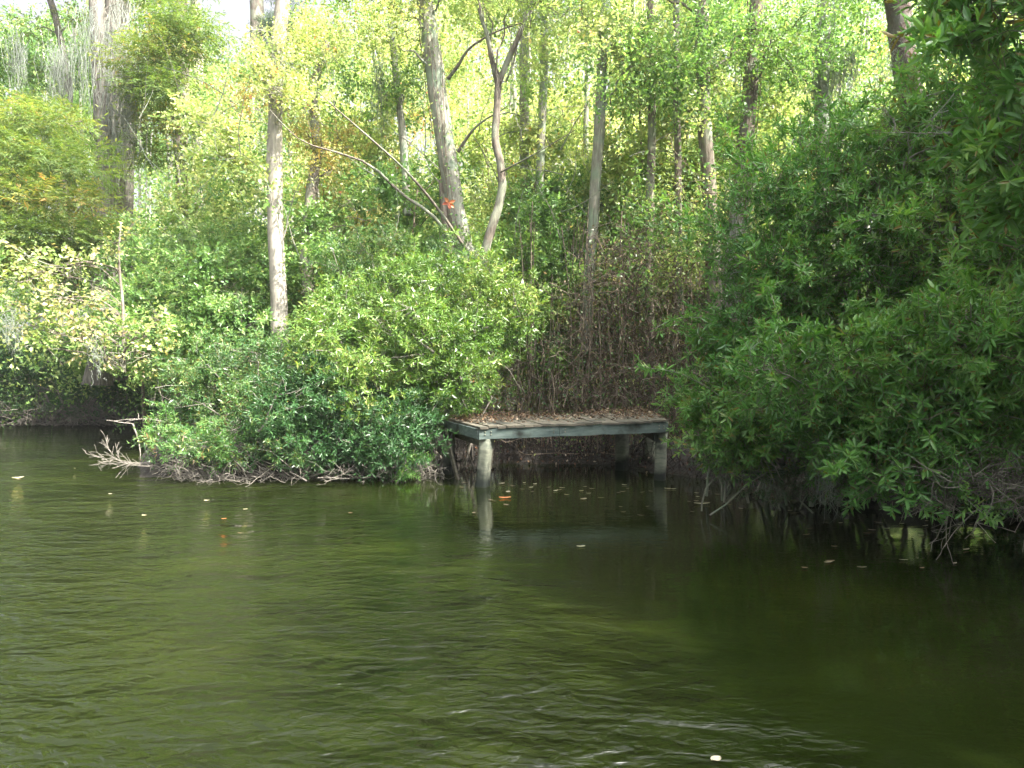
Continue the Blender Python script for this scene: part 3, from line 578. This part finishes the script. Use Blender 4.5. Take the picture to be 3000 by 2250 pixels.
bpy.context.view_layer.update()
tree('hardwood_tree', 'grey moss-draped trunk above the top of the right shrubs', 54, [(818, 260, 17), (820, 140, 17), (822, 60, 17), (823, -10, 17)], .17, .14, 'bark_grey', 'wood_green', 8, [(800, 30, 16.5, .8), (845, 60, 16.5, .8), (790, 70, 16.5, .7)], 180, 1.2, nauto=4, autospan=(11, 17), flare=.1)
moss('spanish_moss', 'grey moss streaming down the trunk above the right shrubs', 55, [(822, 20, 16.4, 1.1), (825, 60, 16.4, 1.2), (815, 75, 16.4, 1.0), (838, 70, 16.2, .9), (850, 55, 16, .8)], 130, 1.3, .22, .012)
tree('pine_tree', 'straight reddish-brown pine trunk near the upper right corner', 56, [(915, 260, 15), (911, 100, 15), (904, 40, 15), (897, -20, 15)], .25, .22, 'bark_pine', 'pine', 9, [], 150, 1.2, .14, .008, nauto=6, autospan=(12, 19), n=12, flare=.1)
moss('spanish_moss', 'pale moss tuft hanging across the reddish pine trunk', 57, [(893, 55, 13, .7), (900, 62, 13, .6), (880, 68, 13, .5)], 120, .8, .16, .008)
tree('pine_tree', 'distant pine at top left with a dark clump under a bare trunk', 58, [(258, 200, 38), (258, 90, 38), (258, 20, 38), (257, -20, 38)], .38, .30, 'bark_brown', 'pine', 6, [(285, 28, 37, 1.2), (300, 22, 37, 1.0), (272, 30, 37, .9), (325, 40, 37, 1.3)], 260, 1.4, .20, .02, nauto=3, autospan=(22, 27), n=12, flare=0)
moss('spanish_moss', 'whitish moss beard on the dead limb left of the leaning trunk', 59, [(377, 52, 16.5, .9), (379, 70, 16.5, .9), (384, 85, 16.5, .7)], 70, 2.0, .12, .009)
moss('spanish_moss', 'long grey-green moss beard dangling over the water under the right shrubs', 60, [(822, 452, 7.6, .6), (828, 470, 7.5, .6), (832, 478, 7.5, .4)], 170, .62, .10, .005)
# --- small yellow-leaved tree leaning over the left cove
tree('yellow_sapling', 'slender sapling with large cream-yellow leaves spread over the left cove', 61, [(124, 372, 15), (123, 310, 15), (119, 260, 15), (121, 222, 15)], .04, .015, 'bark_brown', 'yellow', 0,
     [(15, 285, 14, .6), (45, 300, 14, .6), (75, 310, 14, .55), (30, 325, 14, .6), (60, 335, 13.8, .5), (95, 330, 14, .5), (20, 350, 13.8, .45), (130, 335, 14.2, .45), (80, 262, 14.5, .5), (110, 240, 14.6, .45), (150, 330, 14.5, .45), (100, 350, 14, .4), (20, 260, 14.3, .5), (150, 355, 14.2, .4), (160, 320, 14.5, .4), (40, 270, 14.4, .5), (-10, 300, 14, .5)],
     62, .6, .11, .07, n=5, twig=.32, squash=.35, flare=.1, droop=.35,
     limbs=[([(124, 350, 15), (105, 335, 14.8), (80, 325, 14.5), (60, 312, 14.2), (30, 320, 14)], .03, .008), ([(123, 320, 15), (100, 300, 14.7), (60, 298, 14.3), (10, 312, 14)], .022, .006), ([(123, 345, 15), (145, 332, 15), (160, 322, 15)], .02, .008), ([(120, 270, 15), (90, 262, 14.7), (50, 265, 14.4), (0, 240, 14)], .02, .006)])
moss('spanish_moss', 'pale moss clump caught in the yellow-leaved sapling at the left edge', 62, [(8, 322, 13.6, .7), (16, 326, 13.6, .6)], 130, .75, .16, .008)
moss('spanish_moss', 'grey moss wisp under the yellow leaves above the dark bank', 162, [(92, 345, 13.8, .5), (97, 352, 13.9, .5)], 130, .75, .16, .008)
# --- near branch reaching in at the upper right
shrub('overhead_branch', 'near branch of large dark glossy leaves reaching in from the upper right corner', 63, (6.5, 5.4, 3.2),
      [(1010, 30, 5.0, .34), (970, 20, 5.3, .26), (1030, 90, 5.0, .34), (1000, 130, 5.3, .26), (1035, 160, 5.0, .32), (950, 5, 5.5, .25), (985, -10, 5.2, .3), (1020, 200, 5.4, .3), (990, 85, 5.6, .16), (1040, 10, 4.8, .3), (1045, 240, 5.3, .3), (960, 45, 5.6, .14)], 330, 9, .16, .12, .036, MY, True, cat='branch', bare=1, br=.02, tilt=(70, 35))
# --- understorey saplings, one kind copied about in the wood
def sapling(name, label, seed, mats, h, n=16, group=None, dens=110, L=.10, W=.058, rs=.6):
    rng = np.random.default_rng(seed); root = empty(name, (0, 0, 0), label, 'sapling', group)
    P = spline(np.array([(0, 0, -.1), (.08, .05, h*.3), (-.10, .1, h*.65), (.1, -.05, h)]), 16); mb = MB(); cb = MB()
    tubes(mb, P, np.linspace(.045, .012, 16), 6)
    for k in range(n):
        i = int(4+11*(k/n)); a = k*2.4+rng.random(); rr_ = (.5+.9*rng.random())*(1.15-i/22); c = P[i]+np.array((math.cos(a)*rr_, math.sin(a)*rr_, .35+.3*rng.random()))
        q = limb(P[i], c, rng, 8, .06, .04); tubes(mb, q, np.linspace(.014, .005, 8), 4)
        r = rs*(.6+.7*rng.random()); m = int(dens*r*r*3)
        A, D = blob(c, (r, r, r*.45), m, rng, .8, .1)
        sprigs(cb, A, D, 6, .22, L, W, rng, 0, False, hue=np.clip(.5+.2*rng.standard_normal()+.2*rng.standard_normal(m), 0, 1), droop=.15)
    mb_o = mb.build('trunk', M['twig'], root); cb.build('crown', M[mats], root); return root
def copies(root, places, group, label=None):
    kids = list(root.children)
    for k, (px, Y, s, rz) in enumerate(places):
        if k == 0: r = root
        else:
            r = root.copy(); col.objects.link(r)
            for c in kids: d = c.copy(); col.objects.link(d); d.parent = r
        x = at(px, 372, Y)[0]; r.location = (x, Y, .3); r.scale = (s, s, s*(.9+.02*(k % 7))); r.rotation_euler = (0, 0, rz); r['group'] = group
        if label: r['label'] = label
rg = np.random.default_rng(88)
def places(xs, Y0, Y1, s0, s1): return [(x+rg.normal(0, 8), Y0+(Y1-Y0)*rg.random(), s0+(s1-s0)*rg.random(), rg.random()*6.28) for x in xs]
copies(sapling('understory_sapling', '', 71, 'wood_green', 5.0), places([150, 230, 330, 420, 560, 640, 700, 780, 850, 930, 240, 390, 520, 610, 820, 990, 200, 300, 360, 590, 670, 730, 690, 545], 15.5, 22, .8, 1.3), 'green saplings in the understorey', 'slender green-leaved understorey sapling among the wood behind the bank')
copies(sapling('yellow_understory_sapling', '', 72, 'wood_yellow', 7.0, n=20, dens=90), places([230, 300, 360, 480, 570, 620, 690, 420, 540, 650, 760, 330, 250, 385, 510, 600, 720], 16, 23, .9, 1.5), 'yellowing saplings in the understorey', 'slender yellow-leaved understorey sapling among the wood behind the bank')
copies(sapling('orange_understory_sapling', '', 73, 'wood_orange', 4.0, n=10, dens=70, L=.06, rs=.4), [(340, 16.4, 1.15, 1.), (372, 16.6, .8, 2.), (612, 19, 1.0, 3.)], 'orange-leaved saplings', 'small sapling with orange autumn leaves in the wood behind the shrubs')
# --- the wood behind, one mass of foliage and trunks
def woodland():
    rng = np.random.default_rng(90); mb = MB()
    def mass(n, Y0, Y1, ztop, r, dens, L, mis, px0=-150, px1=1180, zlo=.3, pw=1.0):
        for k in range(n):
            Y = Y0+(Y1-Y0)*rng.random(); px = px0+(px1-px0)*rng.random(); x = (px-512)/F*Y
            zt = ztop(px, Y); z = zlo+(zt-zlo)*rng.random()**pw
            rr = r*(.6+.8*rng.random()); m = int(dens*rr*rr)
            A, D = blob((x, Y, z), (rr, rr, rr*.55), m, rng, .8, .1)
            sprigs(mb, A, D, 4, .35, L, L*.62, rng, mis(px, z), False, hue=np.clip(.5+.22*rng.standard_normal()+.2*rng.standard_normal(m), 0, 1), droop=.12)
    def pick(px, z):
        u = rng.random(); c = math.exp(-((px-560)/210)**2)
        if u < .25+.60*c*min(1, max(0, (z-1)/4)): return 1
        if u > .985: return 2
        return 0
    def top(px, Y):
        el = np.interp(px, [-150, 0, 60, 110, 185, 205, 285, 302, 340, 1180], [30, 25, 15, 0, 20, 62, 62, 0, -15, -15])
        return 1.8+(372-el)/F*Y
    mass(230, 15.5, 22, lambda px, Y: min(top(px, Y), 13), .75, 130, .10, pick, 200, 1100, zlo=1.5, pw=.8)
    mass(60, 12.8, 15.2, lambda px, Y: min(top(px, Y), 9), .5, 120, .085, lambda px, z: 0 if rng.random() < .7 else 1, 575, 760, zlo=3.2)
    mass(430, 22, 34, lambda px, Y: top(px, Y), 1.4, 66, .13, pick, pw=1.0)
    mass(430, 34, 55, lambda px, Y: top(px, Y), 2.2, 46, .20, pick, pw=.95)
    mass(170, 55, 80, lambda px, Y: min(top(px, Y), 30), 3.6, 24, .34, pick)
    mass(150, 17, 26, lambda px, Y: 3.2, 1.1, 110, .10, lambda px, z: 0 if rng.random() < .8 else 1, px0=140, zlo=.2)
    n = 420; K = 8; Y = rng.uniform(15, 26, n); px = rng.uniform(140, 860, n); x = (px-512)/F*Y; z = rng.uniform(1.2, 10.5, n)*Y/22; st = np.stack([x, Y, z], 1)
    d = norm(rng.standard_normal((n, 3))*np.array((1, .4, .35))+np.array((0, 0, .65))); P = [st]
    for k in range(K-1): d = norm(d+.12*rng.standard_normal((n, 3))); P.append(P[-1]+d*rng.uniform(.12, .42, n)[:, None])
    tubes(mb, np.stack(P, 1), (.006+.010*rng.random(n))[:, None]*np.linspace(1.2, .4, K), 4, 3)
    # trunks of the mass
    m = 150; Y = 19+45*rng.random(m); px = -100+1230*rng.random(m); x = (px-512)/F*Y; K = 8; ok = Y > shore_y(x)+1.2; Y = Y[ok]; px = px[ok]; x = x[ok]; m = len(Y)
    H = np.minimum([top(a_, b_) for a_, b_ in zip(px, Y)], 26)-1.0; t = np.linspace(0, 1, K)
    P = np.stack([x[:, None]+np.cumsum(rng.standard_normal((m, K))*.16, 1), Y[:, None]+0*t, .2+H[:, None]*t], -1)
    tubes(mb, P, (.03+.09*rng.random(m))[:, None]*np.linspace(1, .6, K), 6, 3)
    o = mb.build('woodland', [M['wood_green'], M['wood_yellow'], M['wood_orange'], M['bark_grey']])
    tag(o, 'dense sunlit mixed wood of green and yellow leaves filling the background', 'woodland', kind='stuff')
woodland()
# --- canopy trees on the right bank outside the frame, which shade the water and the dock
for k, (x, y, h, rr) in enumerate([(9.8, 8.6, 13.0, 2.2), (9.6, 4.6, 15.0, 2.6), (13.5, 12.0, 14.5, 2.6), (10.0, .2, 14.5, 2.8), (13.5, 6.0, 16, 2.6), (8.3, 5.0, 11, 2.0)]):
    rng = np.random.default_rng(200+k); root = empty('shade_tree', (x, y, 0), ['tall bank tree shading the dock from the right', 'tall tree on the right bank nearest the viewer side', 'tall tree behind the right shrubs', 'tree at the near end of the right bank', 'tree set back from the right bank', 'shorter tree leaning at the water edge of the right bank'][k], 'tree', 'shade trees on the right bank')
    mb = MB(); P = spline(np.array([(x, y, -.1), (x+.2, y+.1, h*.4), (x-.2, y, h)]), 14); tubes(mb, P, np.linspace(.22, .08, 14), 10, wob=.03, rng=rng); cb = MB()
    for j in range(30):
        z = 3.0+(h-3.0)*(j+.5)/30; a = j*2.4; c = np.array((x+math.cos(a)*rr*.8*rng.random()**.5, y+math.sin(a)*rr*rng.random()**.5*1.2, z)); r = 1.25*(.8+.5*rng.random())
        q = limb(P[int(np.argmin(abs(P[:, 2]-z+.8)))], c, rng, 8); tubes(mb, q, np.linspace(.05, .01, 8), 5)
        A, D = blob(c, (r, r, r*.7), int(190*r*r), rng, .8, .1); sprigs(cb, A, D, 7, .3, .14, .07, rng)
    own(root, mb.build('trunk', M['bark_brown'])); own(root, cb.build('crown', M['myrtle']))
# ------------------------------------------------------------------ brown bramble behind the dock
def brambles():
    rng = np.random.default_rng(95); mb = MB(); m = 3000; K = 8
    px = rng.normal(640, 62, m); px = np.clip(px, 470, 770); Y = 13.9+4.2*rng.random(m); x = (px-512)/F*Y
    hmax = np.interp(px, [470, 540, 600, 690, 770], [.5, 2.0, 3.2, 4.4, 4.0]); z = .25+hmax*1.25*rng.random(m)**1.4
    st = np.stack([x, Y, z], 1); d = norm(rng.standard_normal((m, 3))+np.array([0, 0, .3])); P = [st]
    for k in range(K-1):
        d = norm(d+.42*rng.standard_normal((m, 3))); d[:, 2] -= .03; P.append(P[-1]+d*(.12+.09*rng.random(m))[:, None])
    P = np.stack(P, 1); P[:, :, 2] = np.maximum(P[:, :, 2], .2)
    tubes(mb, P, np.full((m, K), .0065)*(.5+.9*rng.random(m))[:, None], 3, 0)
    # upright canes
    n = 240; px = rng.uniform(520, 750, n); Y = rng.uniform(14, 18, n); x = (px-512)/F*Y; h = rng.uniform(1.5, 5.5, n); t = np.linspace(0, 1, K)
    Q = np.stack([x[:, None]+np.cumsum(.05*rng.standard_normal((n, K)), 1), Y[:, None]+0*t, .2+h[:, None]*t], -1); tubes(mb, Q, np.full((n, K), .004)+(.010*rng.random(n)**2)[:, None], 4, 0)
    for nn, mi in ((4500, 1), (12000, 2)):
        i = rng.integers(0, m, nn); j = rng.integers(0, K, nn)
        leaves(mb, P[i, j]+.1*rng.standard_normal((nn, 3)), rng.standard_normal((nn, 3))-np.array([0, 0, .4]), rng.standard_normal((nn, 3)), .075, .038, rng, mi)
    tag(mb.build('bramble_thicket', [M['bramble'], M['dry_leaf'], M['mixed']]), 'tangled brown brush and dry vines behind the dock', 'brush', kind='stuff')
brambles()
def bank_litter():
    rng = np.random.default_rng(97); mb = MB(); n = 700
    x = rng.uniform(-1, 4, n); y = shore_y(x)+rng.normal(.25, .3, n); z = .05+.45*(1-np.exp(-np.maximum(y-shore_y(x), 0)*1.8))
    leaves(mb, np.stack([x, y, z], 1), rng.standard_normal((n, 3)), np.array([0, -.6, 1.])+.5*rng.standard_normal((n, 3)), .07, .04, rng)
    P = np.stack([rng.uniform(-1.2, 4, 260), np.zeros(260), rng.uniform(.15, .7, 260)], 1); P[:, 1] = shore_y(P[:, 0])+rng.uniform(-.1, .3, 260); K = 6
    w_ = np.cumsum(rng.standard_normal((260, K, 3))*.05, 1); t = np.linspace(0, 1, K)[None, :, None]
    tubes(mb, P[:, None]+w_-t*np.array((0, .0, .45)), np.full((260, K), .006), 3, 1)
    tag(mb.build('bank_litter', [M['shade_litter'], M['shade_root']]), 'dead leaves and exposed roots on the shaded bank beneath the dock', 'leaf litter', kind='stuff')
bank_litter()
# ------------------------------------------------------------------ dead branches at the waterline
def deadwood(name, label, seed, px, py, Y, d, L, r, depth=3, nb=4, extra=(), mt='deadwood', wig=.14, spread=.6):
    rng = np.random.default_rng(seed); out = []
    branchy(at(px, py, Y), d, L, r, depth, rng, out, nb, 7, wig, .0, spread)
    for (a, b, c, dd, l2, r2) in extra: branchy(at(a, b, c), dd, l2, r2, depth-1, rng, out, nb, 7, wig, 0, spread)
    mb = MB(); P = np.array([o[0] for o in out]); P[:, :, 2] = np.where(P[:, :, 2] < .015, .015+.3*np.abs(P[:, :, 2]-.015), P[:, :, 2])
    tubes(mb, P, np.maximum(np.array([o[1] for o in out]), .0028), 5)
    return tag(mb.build(name, M[mt]), label, 'branch')
deadwood('fallen_branch', 'bare silvery dead branch spreading over the water at the left tip', 101, 150, 466, 11.6, (-1, -.1, .0), .6, .006, 3, 4, [(150, 463, 11.6, (-1, 0, .05), .55, .006), (152, 466, 11.6, (-1, -.3, -.05), .45, .005)], spread=.35, wig=.1)
deadwood('fallen_branch', 'forked white dead branch hanging above the left cove', 102, 165, 422, 14, (-1, 0, .05), .95, .022, 1, 2, [(133, 424, 14, (.35, 0, -1), .75, .02), (133, 424, 14, (-.8, 0, .1), .5, .012)], wig=.08)
deadwood('fallen_branch', 'grey dead limb slanting down through the left point shrub', 103, 225, 452, 11.9, (.8, -.1, .05), .6, .012, 2, 3, [(235, 450, 11.8, (1, 0, -.35), 1.5, .013)], wig=.1)
deadwood('fallen_branch', 'short pale forked limb rising out of the point shrub', 108, 258, 432, 11.7, (.5, 0, .7), .7, .016, 1, 2)
deadwood('fallen_branch', 'pale bare twig sticking from the upper point shrub', 109, 280, 386, 11.9, (-.8, 0, .2), .5, .012, 1, 2)
deadwood('fallen_branch', 'sunlit bone-white broken branch lying in the bright shrub', 104, 424, 355, 12.1, (-1, -.1, .02), .55, .030, 1, 2, [(435, 353, 12.1, (-.7, 0, .35), .75, .026)], wig=.12)
deadwood('fallen_branch', 'white curved dead stick poking from the dark shrub over the water', 105, 352, 443, 11.5, (-1, 0, .05), .3, .011, 1, 2, wig=.08)
deadwood('fallen_branch', 'thin forked twig lying on the water below the shaded shrub', 106, 318, 478, 11.2, (1, 0, .06), .5, .007, 2, 3, wig=.08)
deadwood('driftwood_branch', 'crooked pale bare branches reaching over water at the lower right', 107, 965, 462, 7.4, (-.75, -.3, -.45), .75, .022, 3, 3,
         [(1030, 458, 7.2, (-1, -.2, .0), 1.1, .02), (1040, 478, 7.0, (-1, -.1, -.05), 1.1, .014), (1045, 492, 6.9, (-1, -.2, .02), 1.0, .012), (985, 450, 7.5, (.9, -.2, -.3), .8, .016)])
def twigs(name, label, seed, poly, n, Y, r=.004, L=.1):
    rng = np.random.default_rng(seed); mb = MB(); K = 7
    u = rng.random(n)*(len(poly)-1); i = u.astype(int); f = u-i; pl = np.array(poly, float)
    c = pl[i]*(1-f)[:, None]+pl[i+1]*f[:, None]
    st = np.array([at(a, b, y) for a, b, y in zip(c[:, 0], c[:, 1]+rng.normal(0, 5, n), Y+rng.normal(0, .25, n))])
    d = norm(rng.standard_normal((n, 3))+np.array([-.2, -.4, .1])); P = [st]
    for k in range(K-1): d = norm(d+.3*rng.standard_normal((n, 3))); P.append(P[-1]+d*L*(.5+rng.random(n))[:, None])
    P = np.stack(P, 1); P[:, :, 2] = np.abs(P[:, :, 2]-.012)+.012
    tubes(mb, P, (r*(.5+1.2*rng.random(n)**2))[:, None]*np.linspace(1.3, .5, K), 3, 0); return tag(mb.build(name, M['wet_twig']), label, 'twigs', kind='stuff')
twigs('dead_twigs', 'grey dead twigs trailing in the water below the left point', 111, [(165, 462), (200, 478), (240, 485), (290, 476), (350, 474), (400, 470), (445, 474)], 650, 11.8, .004, .06)
twigs('bank_twigs', 'dark tangled roots and twigs along the far left waterline', 112, [(-20, 416), (60, 418), (150, 418)], 350, 23.6, .012, .15)
twigs('inner_twigs', 'grey bare twigs showing in a gap inside the right shrub', 113, [(790, 395), (830, 392), (850, 410), (800, 418)], 260, 8.3, .005, .07)
twigs('overhang_twigs', 'fine bare twigs over the water beneath the right shrubs', 114, [(930, 480), (980, 478), (1040, 485), (1040, 510)], 260, 6.6, .0045, .075)
# ------------------------------------------------------------------ floating leaves
def floating(px, py, L, W, ang, m, label, group=None, name='floating_leaf'):
    b = (py-372)/F; Y = CAMZ/b; c = at(px, py, Y); K = 7; t = np.linspace(0, 1, K); w_ = W*np.sin(np.pi*np.clip(t*.92+.05, 0, 1))**.8*.5
    ca, sa = math.cos(ang), math.sin(ang); V = []
    for k in range(K):
        for s_ in (-1, 0, 1):
            u = (t[k]-.5)*L; v = s_*w_[k]; V.append((c[0]+u*ca-v*sa, c[1]+u*sa+v*ca, .008+abs(s_)*W*.16+.12*L*(t[k]-.5)**2*2))
    Q = [(k*3+j, k*3+j+1, k*3+j+4, k*3+j+3) for k in range(K-1) for j in (0, 1)]
    mb = MB(); mb.add(V, Q, rl.random(), 0, True); return tag(mb.build(name, m), label, 'leaf', group)
rl = np.random.default_rng(120)
M['pale_leaf'] = leaf_mat('pale_leaf', [(0, (.26, .23, .16)), (1, (.42, .39, .30))], .15, .5)
M['brown_leaf'] = leaf_mat('brown_leaf', [(0, (.08, .055, .03)), (1, (.22, .17, .10))], .1, .5)
floating(505, 499, .17, .07, .1, M['redleaf'], 'orange floating leaf in front of the dock, largest one there')
floating(502, 484.5, .10, .07, .5, M['pale_leaf'], 'pale floating leaf nearest the left dock post on its right')
floating(508, 493, .08, .07, 1.2, M['pale_leaf'], 'white floating leaf just beyond the orange leaf')
floating(581, 548, .09, .035, .1, M['pale_leaf'], 'lone white floating leaf midway out from the dock')
floating(716, 765, .055, .045, .4, M['pale_leaf'], 'white floating leaf at the bottom edge of the picture')
floating(224, 520, .06, .03, .2, M['redleaf'], 'small orange floating leaf out from the left point')
floating(18, 479, .17, .10, .7, M['pale_leaf'], 'cream floating leaf near the left edge of the water')
floating(702, 505, .22, .07, .05, M['pale_leaf'], 'long pale floating leaf out from the right end of the dock')
for k in range(96):
    if k < 40: px = rl.uniform(470, 800); py = 489+.035*(px-470)+rl.normal(0, 5)+(14 if rl.random() < .3 else 0)
    elif k < 52: px = rl.uniform(10, 420); py = rl.uniform(450, 540)
    elif k > 76: px = rl.uniform(460, 760); py = 483+.045*(px-460)+rl.normal(0, 2.5)
    else: px = rl.uniform(780, 1010); py = rl.uniform(515, 570)
    floating(px, py, rl.uniform(.05, .10), rl.uniform(.02, .045), rl.uniform(-.6, .6), M['brown_leaf'] if rl.random() < .6 else M['pale_leaf'], 'small curled fallen leaf floating on the dark water', 'small leaves floating on the water')
# red autumn leaves on the leaning trunk
mb = MB(); c = at(449, 203, 15.2); D = np.array([(-1, -.2, -.2), (.2, -.3, -1), (.7, -.2, -.6), (-.5, -.3, .6), (.1, -.2, -.7), (.8, -.2, .3)])
leaves(mb, np.repeat(c[None], 6, 0), D, np.tile((0, -1, .3), (6, 1)), .15, .085, np.random.default_rng(3), 0, True)
tag(mb.build('autumn_leaves', M['redleaf']), 'cluster of orange-red leaves in front of the leaning trunk', 'leaves')

# ------------------------------------------------------------------ humid air
def haze():
    mb = MB(); a, b_, z0, z1 = -305, 305, -2.3, 34
    V = [(x, y, z) for z in (z0, z1) for (x, y) in ((a, a), (b_, a), (b_, b_), (a, b_))]
    mb.add(V, [(3, 2, 1, 0), (4, 5, 6, 7), (0, 1, 5, 4), (1, 2, 6, 5), (2, 3, 7, 6), (3, 0, 4, 7)])
    m = bpy.data.materials.new('humid_air'); m.use_nodes = True; nt = m.node_tree; nt.nodes.clear()
    o = nt.nodes.new('ShaderNodeOutputMaterial'); v = nt.nodes.new('ShaderNodeVolumePrincipled')
    v.inputs['Density'].default_value = HAZE; v.inputs['Color'].default_value = (.93, .96, 1, 1); v.inputs['Anisotropy'].default_value = .3
    nt.links.new(v.outputs[0], o.inputs['Volume'])
    tag(mb.build('haze', m), 'thin bright humid air veiling the far wood', 'haze', kind='stuff')
HAZE = .0006
haze()
# ------------------------------------------------------------------ unseen wood added behind the viewer to keep open sky off the fronts of the shrubs
def back_blocker():
    rng = np.random.default_rng(300); mb = MB()
    for k in range(150):
        a = R(rng.uniform(100, 262)); d = rng.uniform(15, 24); c = np.array((math.sin(a)*d, math.cos(a)*d+2, rng.uniform(.6, 9))); r_ = rng.uniform(1.6, 2.6)
        A, D = blob(c, (r_, r_, r_*.7), int(16*r_*r_), rng, .8, .1); sprigs(mb, A, D, 5, .6, .42, .2, rng)
    n = 24; a = np.radians(rng.uniform(100, 262, n)); P = np.stack([np.sin(a)*20, np.cos(a)*20+2, 0*a-.5], 1); K = 5; t = np.linspace(0, 1, K)[None, :, None]
    tubes(mb, P[:, None]+t*np.array((0, 0, 13.)), np.full((n, K), .2), 7, 1)
    tag(mb.build('sky_blocking_wood', [M['myrtle'], M['bark_brown']]), 'unseen dark wood added behind the viewer to block sky light', 'woodland', kind='stuff')
back_blocker()
